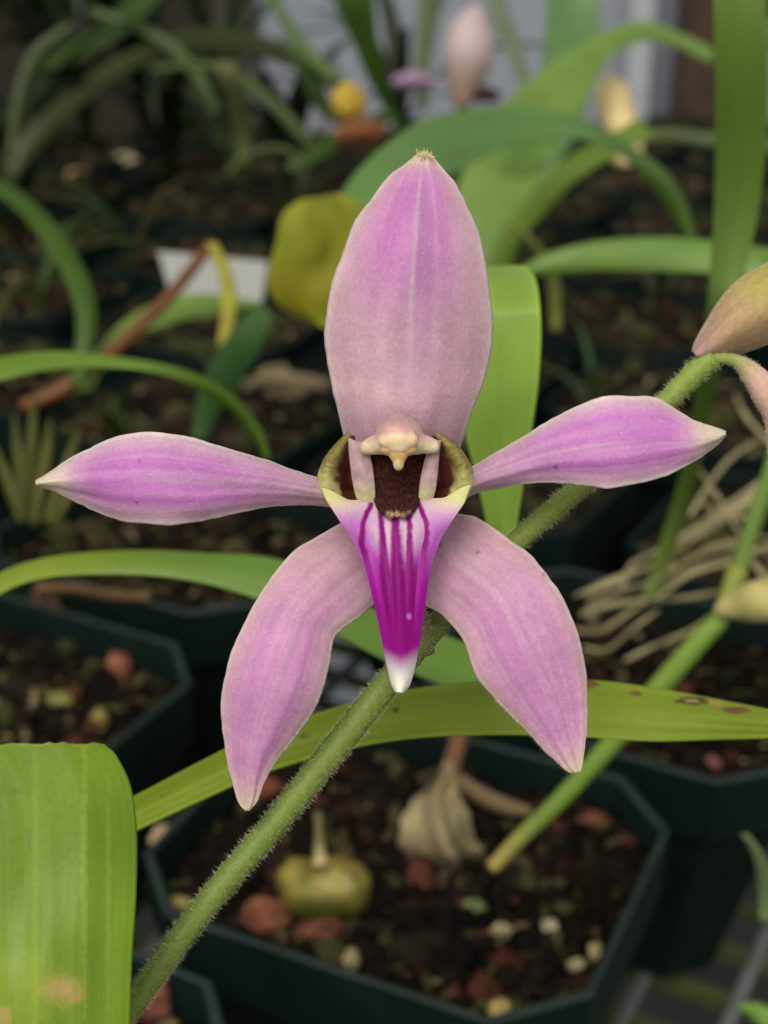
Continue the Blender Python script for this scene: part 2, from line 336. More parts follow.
def make_pot(gx, gy, label, count, seed, moss=0., drz=0., far=False):
    c = GR(gx, gy); root = empty('plant_pot', c, label, 'plant pot', 'dark green plastic pots on the bench', TH+drz)
    o = bpy.data.objects.new('pot_body', POT); COL.objects.link(o); o.parent = root
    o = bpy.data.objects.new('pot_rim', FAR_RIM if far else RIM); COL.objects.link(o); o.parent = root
    rnd = random.Random(seed); V, Fc, C = [], [], []; n = 40; lift = .0085 if far else 0
    M = Matrix.Translation(c) @ Matrix.Rotation(TH+drz, 4, 'Z')
    for j in range(n):
        for i in range(n):
            x, y = (-1+2*i/(n-1))*PA*.957, (-1+2*j/(n-1))*PB*.957
            e = abs(x)+abs(y)-(PA+PB-CH)*.957
            if e > 0: x -= math.copysign(e/2, x); y -= math.copysign(e/2, y)
            p = M @ Vector((x, y, 0)); V.append(Vector((p.x, p.y, soil_z(p.x, p.y)+lift))); t = nz(p.x*200, p.y*200); C.append(mix(PAL[0], PAL[3], .5+t) if not far else mix((.009, .006, .004), (.028, .018, .011), .5+t))
    for j in range(n-1):
        for i in range(n-1): Fc.append((j*n+i, j*n+i+1, (j+1)*n+i+1, (j+1)*n+i))
    for _ in range(count):
        while True:
            x, y = rnd.uniform(-1, 1)*PA*.93, rnd.uniform(-1, 1)*PB*.93
            if abs(x)+abs(y) < (PA+PB-CH)*.92: break
        p = M @ Vector((x, y, 0)); s = rnd.choice((.0008, .0012, .0016, .002, .0026, .0034)) if rnd.random() < .9 else rnd.uniform(.0035, .0055)
        patch = nz(p.x*45, p.y*45, 20)
        wts = list(PW); wts[5] *= 1+3*max(0, patch); wts[6] *= 1+4*max(0, patch); wts[8] *= 1+4*max(0, patch); wts[4] *= 1+3*max(0, -patch); wts[7] *= 1+6*moss
        col = rnd.choices(PAL, wts)[0]
        if col in (PAL[8], PAL[6]): s = min(s, .0022)
        chunk(V, Fc, C, Vector((p.x, p.y, soil_z(p.x, p.y)+lift+s*.25)), s*(1.3 if far else 1), tuple(q*1.05+.003 for q in col) if far else col, rnd)
    for _ in range(int(PA*PB*4*(5200 if far else 2600))):                 # straws, root ends and shreds of dead leaf on top
        x, y = rnd.uniform(-1, 1)*PA*.85, rnd.uniform(-1, 1)*PB*.85; p = M @ Vector((x, y, 0)); a = rnd.uniform(0, 6.28); L = rnd.uniform(.004, .013); wd = rnd.uniform(.0004, .0011)
        dx = Vector((math.cos(a), math.sin(a), rnd.uniform(-.25, .35))); dy = Vector((-math.sin(a), math.cos(a), 0)); i = len(V); z = soil_z(p.x, p.y)+lift+.0015
        kf = .55 if far else .8; cc = rnd.choice(((.10, .07, .035), (.15, .12, .06), (.07, .08, .025), (.05, .03, .018), (.2, .16, .09))); cc = tuple(q*kf for q in cc)
        for t, kz in ((-.5, 0), (0, .0012), (.5, 0)):
            for q in (-1, 1): V.append(Vector((p.x, p.y, z+kz))+dx*L*t+dy*wd*q); C.append(cc)
            V.append(Vector((p.x, p.y, z+kz-wd))+dx*L*t); C.append(cc)
        for q in (0, 3): Fc += [(i+q, i+q+1, i+q+4, i+q+3), (i+q+1, i+q+2, i+q+5, i+q+4), (i+q+2, i+q, i+q+3, i+q+5)]
    setup(link('potting_mix', V, Fc, M_MIX, root, C, smooth=False), kind='stuff'); return root
make_pot(-12.75, 25.3, 'octagonal dark green pot with the round green bulb and dried bulb', 3600, 1, 0, .05)
make_pot(-27.1, 25.7, 'dark green pot holding one round reddish chip, beside the big cut leaf', 1500, 2)
make_pot(-18.2, 14.4, 'dark green pot at the lower picture edge, crossed by the hairy flower stem', 900, 3)
make_pot(-10.8, 35.8, 'dark green pot directly behind the one with the round green bulb', 1300, 4)
make_pot(-27.9, 36.8, 'dark green pot under the yellowish horizontal leaf', 1100, 5, .6)
k = 10
for row in range(9):
    gy = 46.6+row*10.6
    for col in range(-9, 6):
        gx = -14.5+col*12.6+((row*5.3) % 12.6)-6
        q = GR(gx, gy); px, py, d = PX(q+Vector((0, 0, -.005)))
        if not (-90 < px < 860) or d > 1.22 or py < 15: continue
        k += 1
        make_pot(gx+random.uniform(-.5, .5), gy+random.uniform(-.4, .4), 'dark green pot of bark mix in the blurred rows behind the flower', 420 if d < .7 else 240, k, .5, random.uniform(-.05, .05), True)

# ------------------------------------------------------------------ leaves
def leaf_col(base, edge=None, spots=(), tipcol=None, fold=0, shift=None):
    e = edge or tuple(c*1.25 for c in base)
    def f(u, v, x, y):
        c = mix(base, e, ss(.82, 1, abs(u))*.7)
        c = mix(c, tuple(k*.84 for k in base), .5*ss(.1, .0, abs(u)))
        b = .5+.5*nz(u*1.4+base[0]*50, v*5); c = tuple(k*(.86+.28*b) for k in c)
        if shift: c = mix(c, shift[1], ss(shift[0]-.15, shift[0]+.15, v))
        for sx, sy, rx, ry, sc, st in spots:
            q = math.hypot((x-sx)/rx, (y-sy)/ry)+.35*nz(x*.25, y*.25, sx)
            if q < 1.2: c = mix(c, sc, st*(1-ss(.75, 1.15, q)))
        return c
    return f
def leaf(name, label, L, R, depth, base, cat_='leaf', cup=None, nu=22, nv=80, thick=.00045, group=None, mat=None, parent=None, warp=None, **kw):
    cp = cup if cup is not None else (lambda u, v: .0011*abs(u)**1.6+.0006*nz(u*.8, v*4, base[1]*90))
    o = sheet(name, L, R, depth, mat or M_LEAF, leaf_col(base, **kw), parent, nu, nv, cp, thick, warp)
    if parent is None: setup(o, label, cat_, group)
    return o
BR = lin(120, 85, 55); TAN = lin(190, 150, 95)
leaf('orchid_leaf', 'long green strap leaf with brown nicks crossing behind the tips of the lower sepals',
     [(60, 832), (135, 797), (200, 763), (262, 733), (345, 706), (420, 689), (500, 681), (590, 681), (660, 690), (720, 701), (790, 715)],
     [(60, 866), (135, 831), (200, 801), (262, 774), (345, 750), (420, 738), (500, 735), (580, 737), (650, 741), (720, 739), (790, 737)],
     [(0, .180, .171), (.4, .179, .172), (1, .181, .178)], lin(138, 160, 48), nv=160, nu=44,
     cup=lambda u, v: .0014*abs(u+.1)-.00004*math.cos(u*14)+.0009*nz(u*.5, v*5),
     spots=[(588, 685, 9, 5, BR, .9), (636, 694.5, 7, 3, BR, .9), (692, 702, 17, 4, lin(70, 48, 36), 1), (692, 702, 9, 2, lin(190, 165, 130), .8), (735, 711.5, 15, 3.5, BR, .95), (716, 705, 7, 5, TAN, .5), (305, 738, 3, 3, BR, .8), (396, 712, 4, 3, lin(90, 45, 35), .9), (165, 797, 3, 2, BR, .5), (655, 722, 2, 2, TAN, .6)])
leaf('orchid_leaf', 'broad bright green leaf with a straight cut top beside the hairy stem',
     [(-150, 752), (-128, 800), (-120, 900), (-112, 1000), (-105, 1090)],
     [(104, 740), (117, 759), (130, 788), (136, 835), (135, 900), (131, 965), (127, 1090)],
     [(0, .139, .137), (1, .133, .131)], lin(122, 154, 38), nv=120, nu=90,
     cup=lambda u, v: .004*u*u-.00009*math.cos(u*21)+.0006*nz(u*2, v*3),
     warp=lambda u, v: (0, (3.5*nz(u*5, 4)+1.5*nz(u*17, 9)+5*ss(.55, 1, u))*ss(.06, 0, v)),
     spots=[(84, 880, 3, 150, lin(170, 192, 84), .4), (36, 900, 2.5, 160, lin(162, 188, 80), .3), (108, 900, 2.5, 130, lin(160, 188, 80), .3), (62, 990, 24, 17, lin(190, 168, 100), .5), (60, 988, 13, 9, lin(215, 165, 130), .55), (74, 996, 7, 5, lin(200, 150, 110), .5), (3, 1018, 10, 13, lin(200, 160, 110), .7), (20, 990, 50, 40, lin(160, 175, 60), .3), (40, 741, 110, 3, lin(150, 140, 80), .8), (12, 740, 8, 4, lin(110, 85, 50), .8), (82, 741, 14, 3, lin(110, 90, 50), .7), (30, 838, 3, 14, lin(90, 130, 40), .4), (5, 790, 22, 5, lin(95, 130, 40), .25)])
leaf('orchid_leaf', 'narrow level yellow green leaf passing just under the long pink petal',
     [(-40, 600), (0, 574), (40, 560), (90, 553), (150, 551), (210, 554), (262, 557), (310, 570), (350, 596), (400, 622), (470, 646), (530, 690)],
     [(-40, 622), (0, 594), (35, 580), (80, 575), (150, 576), (205, 584), (250, 597), (300, 616), (345, 640), (400, 668), (460, 692), (526, 712)],
     [(0, .225, .220), (.5, .226, .221), (1, .232, .228)], lin(138, 160, 58), nv=110, shift=(.3, lin(112, 150, 64)))
leaf('orchid_leaf', 'upright light green leaf with a bent top standing behind the tall dorsal sepal',
     [(452, 268), (455, 300), (458, 360), (466, 432), (478, 480), (487, 520), (495, 560), (500, 600)],
     [(526, 266), (537, 285), (541, 330), (538, 385), (530, 440), (522, 490), (515, 540), (512, 600)],
     [(0, .213, .210), (.15, .203, .200), (1, .214, .211)], lin(150, 186, 80), nu=36, nv=110,
     cup=lambda u, v: .0016*abs(u)+.006*ss(.06, 0, v)**2)
leaf('orchid_leaf', 'thin arching green leaf curving down to a point above the long pink petal',
     [(-30, 364), (0, 358), (60, 352), (130, 359), (180, 369), (215, 384), (242, 405), (262, 432), (270, 458)],
     [(-30, 388), (0, 381), (50, 370), (120, 368), (160, 374), (200, 389), (230, 410), (254, 438), (266, 460)],
     [(0, .275, .270), (.5, .285, .281), (1, .30, .30)], lin(118, 154, 58), nv=90, shift=(.6, lin(88, 120, 28)))
leaf('orchid_leaf', 'dark green leaf curving over and down in front of the black gap between pots',
     [(-20, 176), (0, 181), (28, 198), (55, 224), (78, 258), (92, 290), (96, 320), (92, 350), (84, 385)],
     [(-20, 186), (0, 196), (20, 213), (42, 240), (62, 272), (74, 304), (77, 330), (75, 350), (70, 385)],
     [(0, .50, .49), (1, .46, .46)], lin(76, 108, 50), nv=70, shift=(.1, lin(66, 100, 26)))
leaf('orchid_leaf', 'tall dark green leaf standing upright at the frame edge above the flower buds',
     [(712, -40), (715, 40), (716, 110), (715, 190), (711, 270), (704, 340), (692, 420), (681, 475), (662, 538), (643, 594)],
     [(764, -40), (767, 40), (768, 110), (760, 200), (747, 262), (734, 318), (719, 370), (708, 425), (698, 475), (678, 540), (655, 602)],
     [(0, .262, .258), (.5, .285, .281), (1, .385, .385)], lin(104, 136, 56), nv=120, nu=30, shift=(.85, lin(125, 150, 70)))
leaf('orchid_leaf', 'broad blue green leaf arching across behind the top of the dorsal sepal',
     [(330, 215), (352, 178), (390, 142), (434, 117), (509, 106), (570, 115), (624, 142), (664, 170), (684, 200), (696, 238)],
     [(350, 235), (385, 212), (420, 188), (455, 172), (509, 146), (570, 138), (612, 150), (648, 180), (670, 212), (690, 242)],
     [(0, .41, .40), (.6, .44, .435), (1, .47, .47)], lin(98, 136, 76), nv=90, nu=26, shift=(.75, lin(84, 120, 44)))
leaf('orchid_leaf', 'level green leaf running from the dorsal sepal to the tall upright leaf',
     [(515, 272), (545, 255), (590, 243), (650, 238), (710, 241), (800, 254)], [(518, 277), (550, 274), (600, 270), (660, 271), (720, 274), (800, 284)],
     [(0, .44, .44), (1, .42, .415)], lin(108, 146, 64), nv=60)
leaf('orchid_leaf', 'light green leaf rising and bending over in front of the grey wall',
     [(440, 330), (448, 230), (468, 160), (500, 108), (540, 72), (587, 40), (640, 22), (674, 31), (715, 50)], [(500, 330), (520, 230), (545, 165), (572, 122), (590, 95), (606, 62), (640, 42), (674, 46), (712, 64)],
     [(0, .60, .59), (1, .70, .70)], lin(118, 150, 74), nv=70, nu=26)
leaf('orchid_leaf', 'wide dull green leaf upright between the pinkish bud and the cream dead leaf',
     [(548, -30), (546, 20), (540, 70), (522, 120), (500, 180)], [(598, -30), (600, 20), (596, 70), (578, 130), (540, 190)],
     [(0, .80, .79), (1, .76, .75)], lin(88, 128, 74), nv=50)
leaf('orchid_leaf', 'slender green leaf slanting down under the blue green arching leaf',
     [(640, 118), (600, 140), (560, 163), (525, 200), (500, 235), (470, 300)], [(655, 136), (615, 156), (575, 182), (540, 218), (515, 250), (488, 310)],
     [(0, .56, .55), (1, .60, .60)], lin(108, 136, 54), nv=50)
leaf('orchid_leaf', 'green blade slanting beside the dorsal sepal tip below the arching leaf',
     [(545, 120), (500, 150), (470, 185), (455, 225)], [(560, 150), (522, 182), (495, 212), (478, 250)],
     [(0, .64, .63), (1, .62, .61)], lin(92, 128, 52), nv=40)
leaf('orchid_leaf', 'thin pale stalk like leaf hanging beside the light green upright leaf',
     [(504, 222), (520, 236), (541, 262), (549, 290), (552, 330)], [(511, 220), (530, 236), (552, 262), (560, 290), (560, 330)], [(0, .55, .55), (1, .58, .58)], lin(140, 150, 80), nv=30, nu=8)
leaf('orchid_leaf', 'bright green leaf hanging from the top frame edge towards the small yellow bloom',
     [(322, -30), (338, 10), (352, 40), (366, 75), (384, 108), (400, 135)], [(372, -30), (375, 10), (378, 40), (384, 75), (396, 108), (404, 135)],
     [(0, .70, .69), (1, .78, .78)], lin(104, 146, 66), nv=50, shift=(.75, lin(70, 104, 44)))
leaf('orchid_leaf', 'soft green leaf arching from the brown dead stalk past the white tag',
     [(70, 392), (95, 352), (128, 318), (165, 300), (210, 294), (258, 302)], [(90, 392), (112, 356), (145, 332), (180, 321), (215, 316), (256, 308)],
     [(0, .48, .475), (1, .50, .50)], lin(122, 152, 74), nv=50)
leaf('orchid_leaf', 'short blue green leaf standing on the soil next to the white tag',
     [(262, 300), (232, 330), (208, 370), (196, 405), (194, 440)], [(272, 318), (262, 345), (244, 378), (222, 408), (204, 440)],
     [(0, .46, .455), (1, .49, .49)], lin(66, 104, 56), nv=40)
leaf('dying_leaf', 'rounded yellow dying leaf hanging behind the dorsal sepal',
     [(300, 200), (282, 216), (276, 245), (268, 275), (272, 296), (290, 312), (318, 326)], [(340, 194), (362, 204), (372, 235), (372, 270), (362, 300), (348, 318), (325, 327)],
     [(0, .385, .38), (1, .40, .395)], lin(152, 156, 46), cat_='leaf', nv=60, nu=30, spots=[(288, 290, 45, 26, lin(165, 140, 40), .3), (320, 262, 60, 3, lin(120, 120, 30), .3)],
     cup=lambda u, v: .004*u*u+.002*nz(u*2, v*3))
leaf('dying_leaf', 'yellow folded leaf stalk drooping in front of the white tag',
     [(207, 243), (219, 275), (222, 310), (218, 345)], [(217, 243), (233, 275), (236, 310), (230, 345)], [(0, .47, .47), (1, .47, .47)], lin(176, 172, 66), nv=30, nu=10)
leaf('dead_leaf', 'brown dried leaf rising diagonally across the soft green leaf and the white tag',
     [(18, 402), (62, 380), (108, 345), (163, 294), (205, 244), (214, 243)], [(24, 412), (70, 393), (116, 356), (171, 304), (210, 255), (218, 249)], [(0, .47, .47), (1, .475, .475)], lin(120, 76, 34), nv=40, nu=10)
leaf('dead_leaf', 'cream coloured dead leaf tip standing in front of the grey wall',
     [(604, 76), (596, 92), (600, 116), (608, 138), (614, 165)], [(610, 74), (626, 84), (634, 108), (640, 132), (644, 165)], [(0, .70, .70), (1, .70, .70)], lin(232, 220, 172), nv=30, nu=14,
     cup=lambda u, v: .006*u*u+.002*nz(u*2, v*3))
leaf('dead_leaf', 'thin tan dead leaf lying across the pot below the level yellow green leaf',
     [(36, 584), (75, 584), (110, 590), (150, 593)], [(38, 592), (75, 594), (108, 600), (148, 602)], [(0, .36, .36), (1, .38, .38)], lin(120, 96, 66), nv=30, nu=8)
for n_, (lab, L, R, d0, d1, c) in enumerate([
    ('dim olive leaf arching across the dark upper corner', [(-10, 190), (30, 125), (90, 75), (150, 42), (215, 28), (300, 48), (350, 85)], [(5, 200), (45, 140), (100, 92), (155, 60), (215, 50), (292, 68), (342, 98)], .85, .95, lin(58, 70, 28)),
    ('dark green leaf crossing the upper corner towards the top edge', [(15, 80), (60, 50), (110, 18), (150, -30)], [(25, 90), (75, 62), (130, 30), (180, -20)], .9, 1.0, lin(56, 82, 30)),
    ('pale grey green leaf stalk hanging over the dark soil', [(214, 62), (226, 95), (234, 130), (238, 165)], [(236, 62), (246, 95), (252, 130), (250, 165)], .8, .84, lin(108, 114, 72)),
    ('slim green leaf reaching down past the small yellow bloom', [(285, 45), (300, 80), (318, 112), (345, 130)], [(298, 42), (318, 76), (334, 106), (352, 124)], .8, .82, lin(66, 88, 44)),
    ('low green leaf blade beside the orange brown bloom', [(285, 165), (310, 148), (345, 125), (390, 108)], [(292, 174), (322, 160), (356, 138), (396, 120)], .72, .76, lin(62, 88, 34)),
    ('greyish green leaf beside the pinkish white bud near the wall', [(478, -20), (492, 20), (508, 55), (522, 95)], [(500, -20), (512, 20), (524, 55), (532, 95)], .95, .95, lin(112, 130, 100)),
    ('dim green upright blade beside the purple far petals', [(420, -20), (416, 30), (414, 70), (420, 110)], [(444, -20), (436, 30), (430, 70), (428, 110)], .98, .98, lin(78, 96, 52)),
    ('thin green blade arching from the dim plants towards the low green leaf', [(150, 66), (210, 62), (262, 86), (318, 142)], [(150, 72), (210, 70), (256, 96), (308, 150)], .86, .84, lin(66, 90, 36)),
    ('thin dull blade bending down over the dark corner soil', [(70, 20), (30, 50), (12, 100), (6, 160)], [(74, 28), (40, 58), (22, 104), (16, 160)], .84, .82, lin(60, 76, 32)),
    ('narrow green blade drooping above the pale grey green stalk', [(90, 6), (150, 26), (196, 62), (222, 112)], [(88, 14), (146, 36), (186, 70), (212, 116)], .9, .88, lin(62, 88, 34)),
    ('narrow light green blade close beside the bright hanging leaf', [(262, -10), (282, 26), (304, 58), (334, 84)], [(270, -16), (292, 20), (314, 50), (340, 76)], .8, .8, lin(92, 118, 62)),
    ('thin curved blade low over the blurred soil beside the yellow leaf', [(226, 170), (250, 150), (282, 146), (310, 160)], [(230, 176), (252, 157), (282, 153), (306, 166)], .7, .7, lin(78, 92, 40)),
    ('thin pale green leaf crossing in front of the brown post', [(618, 138), (660, 128), (720, 134), (790, 140)], [(618, 150), (660, 142), (720, 148), (790, 156)], .75, .75, lin(92, 108, 66)),
    ('dull green leaf edge at the far frame edge beside the wall', [(762, 20), (748, 40), (736, 70)], [(790, 30), (766, 60), (748, 80)], .8, .8, lin(98, 112, 80)),
    ('pale green leaf tip in the bottom corner by the bench rods', [(738, 1008), (752, 1018), (775, 1040)], [(742, 1004), (765, 1006), (800, 1030)], .33, .33, lin(128, 170, 80)),
    ('limp pale green shoot hanging over the bench beside the dark pot', [(741, 834), (752, 852), (758, 880), (760, 920)], [(748, 834), (764, 856), (774, 880), (774, 920)], .31, .32, lin(120, 140, 96))]):
    leaf('orchid_leaf', lab, L, R, [(0, d0, d0), (1, d1, d1)], c, nv=40, nu=12)
tf = empty('grass_tuft', G(30, 520, -.01), 'thin olive grass tuft on mossy soil by the tip of the long pink petal', 'grass tuft')
for L, d in (([(50, 420), (46, 460), (34, 525)], .41), ([(14, 415), (20, 465), (26, 520)], .42), ([(78, 430), (66, 470), (46, 522)], .40), ([(-8, 440), (8, 480), (22, 522)], .41), ([(100, 462), (80, 480), (52, 525)], .40), ([(34, 395), (32, 450), (30, 520)], .43)):
    leaf('grass_blade', None, [(L[0][0]-1, L[0][1]), (L[1][0]-6, L[1][1]), (L[2][0]-4, L[2][1])], [(L[0][0]+1, L[0][1]), (L[1][0]+6, L[1][1]), (L[2][0]+4, L[2][1])], [(0, d, d), (1, d, d)], lin(92, 96, 38), parent=tf, nv=20, nu=6)
# ------------------------------------------------------------------ blurred plants filling the far rows
gr = random.Random(21)
def far_plant(px, d, n, hgt, c, label, thin=1.):
    base = W(px, 512, d); base.z = 0.0; base = Vector((base.x, base.y, -.01))
    root = empty('orchid_plant', base, label, 'plant', 'leafy orchid plants in the far rows' if thin == 1. else 'thin leaved seedlings in the far pots')
    for k in range(n):
        a = gr.uniform(0, 6.28); L = hgt*gr.uniform(.7, 1.2); wd = gr.uniform(.004, .009)*thin; out = gr.uniform(.3, .9)
        V, Fc, C, U = [], [], [], []
        dirv = Vector((math.cos(a), math.sin(a), 0)); side = Vector((-math.sin(a), math.cos(a), 0)); cc = tuple(x*gr.uniform(.6, 1.2) for x in c)
        for j in range(14):
            t = j/13; p = base+dirv*(L*out*t*t)+Vector((0, 0, L*(t-.55*out*t*t*t))); wv = wd*math.sin(math.pi*min(1, .12+t*.88))**.7
            for i in range(5):
                u = -1+i/2; V.append(p+side*u*wv+Vector((0, 0, abs(u)*wv*.35))); C.append(cc); U.append((i/4, t))
        for j in range(13):
            for i in range(4): Fc.append((j*5+i, j*5+i+1, j*5+i+6, j*5+i+5))
        link('leaf_blade', V, Fc, M_LEAF, root, C, U, .0005)
for px, d, n, h, c in [(60, .78, 7, .075, (.07, .09, .02)), (150, .88, 8, .08, (.06, .09, .025)), (-5, .66, 6, .07, (.06, .085, .02)), (225, .68, 5, .05, (.08, .10, .03)), (590, .62, 5, .05, (.06, .09, .025)), (640, .80, 6, .06, (.05, .08, .025)), (300, .98, 7, .09, (.06, .09, .025)), (120, .60, 5, .045, (.07, .085, .02)), (440, .95, 6, .08, (.07, .10, .03)), (30, 1.0, 8, .10, (.05, .08, .02)), (255, 1.1, 7, .12, (.05, .08, .02))]:
    far_plant(px, d, n, h, c, 'short thin leaved seedling with light olive blades in the far pots', .35)
for px, d, n, h, c in [(-20, 1.15, 14, .2, (.012, .022, .008)), (90, 1.4, 16, .26, (.012, .02, .008)), (170, 1.42, 16, .26, (.012, .022, .008)), (30, 1.42, 16, .26, (.012, .02, .008)), (60, 1.05, 9, .16, (.014, .028, .009)), (190, 1.12, 9, .17, (.014, .028, .009)), (300, 1.1, 8, .15, (.03, .05, .02)), (-10, .95, 7, .13, (.02, .035, .012)), (120, 1.28, 10, .22, (.02, .035, .012)), (10, 1.3, 10, .22, (.02, .035, .012)), (240, 1.33, 10, .22, (.02, .035, .012)), (400, 1.25, 8, .16, (.03, .05, .02)), (500, 1.1, 6, .10, (.03, .06, .02))]:
    far_plant(px, d, n, h, c, 'dim leafy orchid plant among the blurred far pots')

# ------------------------------------------------------------------ small things about the pots
bm = bmesh.new()
tg = [W(*p) for p in ((158, 252, .56), (268, 262, .56), (262, 306, .545), (172, 300, .545))]
nn = (tg[1]-tg[0]).cross(tg[3]-tg[0]).normalized()*.0006
vv = [bm.verts.new(p+s*nn) for s in (1, -1) for p in tg]
for f in ((0, 1, 2, 3), (7, 6, 5, 4), (0, 4, 5, 1), (1, 5, 6, 2), (2, 6, 7, 3), (3, 7, 4, 0)): bm.faces.new([vv[i] for i in f])
setup(from_bm('plant_tag', bm, plain_mat('white_plastic', (.27, .285, .285), .6, (.95, 1.05), 30, .02), bevel=.0004), 'white plastic plant tag lying behind the yellow drooping stalk', 'plant tag')
rndc = random.Random(5)
def pebble(name, label, px, py, rx, ry, col, z=-.009, cat_='bark chip', rough=.22, sub=1, up=.5):
    c = G(px, py, z); _, _, d = PX(c); sx, sy = rx*d/F, ry*d/F; V, C = [], []
    s0 = rndc.uniform(0, 90)
    for v in IC3_V:
        k = 1+rough*2.2*nz(v[0]*1.4+s0, v[1]*1.4, v[2]*1.4)+rough*.4*nz(v[0]*4+s0, v[1]*4, v[2]*4)
        V.append(c+RIGHT*v[0]*sx*k+UP*v[1]*sy*k+FWD*v[2]*sy*k*.8); b = .8+.5*nz(v[0]*2+s0, v[1]*2, v[2]*2)
        C.append(tuple(x*b for x in col))
    return setup(link(name, V, IC3_F, M_MIX, None, C), label, cat_, 'distinct chips and pebbles on the soil')
RED, TANP, YEL = (.20, .075, .045), (.42, .32, .19), (.40, .33, .12)
for a in [('bark_chip', 'rounded reddish brown chip alone near the pot rim under the level leaf', 119, 666, 13, 14, (.26, .10, .06)),
          ('bark_chip', 'large angular red brown bark chip in front of the round green bulb', 268, 916, 27, 20, RED),
          ('bark_chip', 'dark red brown bark chip just below the round green bulb', 318, 933, 25, 15, (.13, .05, .035)),
          ('bark_chip', 'reddish bark chip half hidden behind the hairy stem near the sepal tip', 268, 790, 16, 12, (.16, .055, .03)),
          ('bark_chip', 'red bark chip lying by the dried pale bulb', 420, 880, 15, 20, (.10, .035, .022)),
          ('bark_chip', 'orange brown chip by the far rim behind the green seed stalk', 594, 822, 14, 13, (.12, .05, .03)),
          ('bark_chip', 'tall brown bark chip under the thin tan dead leaf', 45, 598, 16, 24, (.09, .045, .03)),
          ('bark_chip', 'pinkish chip on the soil just under the brown nicked leaf', 708, 765, 12, 8, (.28, .12, .10)),
          ('bark_chip', 'reddish bark chip by the rim at the lower picture edge', 157, 1003, 16, 22, (.15, .06, .045), -.008),
          ('pebble', 'pale tan pebble beside the broad cut leaf', 161, 840, 12, 14, TANP, -.008, 'pebble'),
          ('pebble', 'ochre flat pebble at the rim beside the hairy stem', 176, 904, 16, 8, YEL, -.008, 'pebble'),
          ('pebble', 'small pale pebble under the bulb beside the red chips', 286, 903, 7, 9, TANP, -.007, 'pebble'),
          ('pebble', 'small upright pale pebble near the front rim below the bulb', 351, 962, 8, 12, (.36, .32, .17), -.008, 'pebble'),
          ('pebble', 'yellow pebble at the bottom of the picture by the near rim', 500, 1010, 13, 11, (.50, .40, .15), -.008, 'pebble'),
          ('pebble', 'moss green pebble in the middle of the bark mix', 474, 908, 11, 10, (.14, .18, .06), -.009, 'pebble'),
          ('pebble', 'cream pebble next to the moss green pebble', 502, 930, 10, 8, (.36, .32, .18), -.009, 'pebble'),
          ('pebble', 'whitish pebble alone near the middle of the dark mix', 549, 926, 8, 6, (.46, .42, .27), -.009, 'pebble'),
          ('pebble', 'pale pebble nearest the long side rim of the pot', 595, 952, 7, 9, (.40, .33, .17), -.009, 'pebble'),
          ('pebble', 'light pebble in the lower part of the mix near the corner rim', 576, 966, 9, 8, (.38, .34, .2), -.009, 'pebble'),
          ('pebble', 'yellowish chip on the dim soil under the reddish round chip', 100, 719, 9, 11, (.28, .22, .07), -.009, 'pebble'),
          ('pebble', 'olive green chip on the dim soil beside the yellowish chip', 59, 700, 12, 8, (.20, .21, .06), -.009, 'pebble'),
          ('pebble', 'blurred tan pebble at the frame edge on the far soil', 26, 184, 11, 9, TANP, -.006, 'pebble'),
          ('pebble', 'blurred orange tan pebble between two others on the far soil', 78, 178, 14, 10, (.34, .22, .12), -.006, 'pebble'),
          ('pebble', 'palest blurred pebble of the three on the far soil', 127, 164, 12, 10, (.46, .40, .28), -.006, 'pebble')]:
    pebble(*a)
# round green bulb
c0 = G(322, 887, -.005); d0 = PX(c0)[2]; k0 = d0/F
bulb = empty('green_bulb', c0, 'round squat green bulb with a pale cut stalk sitting in the bark mix', 'bulb')
def bulb_c(x, y, d, p):
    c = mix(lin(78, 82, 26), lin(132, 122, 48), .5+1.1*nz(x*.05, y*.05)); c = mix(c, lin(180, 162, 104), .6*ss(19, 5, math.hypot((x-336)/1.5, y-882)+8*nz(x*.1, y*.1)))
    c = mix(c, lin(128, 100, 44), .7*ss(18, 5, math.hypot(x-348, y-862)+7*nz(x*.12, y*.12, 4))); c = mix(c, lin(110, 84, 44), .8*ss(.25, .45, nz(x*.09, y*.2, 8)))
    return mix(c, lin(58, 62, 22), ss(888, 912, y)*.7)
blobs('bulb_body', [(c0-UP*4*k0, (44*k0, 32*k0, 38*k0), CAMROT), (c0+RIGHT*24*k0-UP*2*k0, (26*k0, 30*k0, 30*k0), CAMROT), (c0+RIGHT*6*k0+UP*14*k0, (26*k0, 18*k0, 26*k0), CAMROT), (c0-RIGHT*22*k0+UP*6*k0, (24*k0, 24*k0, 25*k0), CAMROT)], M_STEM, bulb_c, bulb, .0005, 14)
tube('cut_stalk', [(321, 866, d0-.005, 9), (320, 852, d0-.004, 6), (319, 832, d0-.003, 4.5), (318, 812, d0-.002, 4.5)], M_STEM, lambda v, c: mix(lin(180, 164, 112), lin(92, 88, 48), v*1.9), bulb, 10, 20)
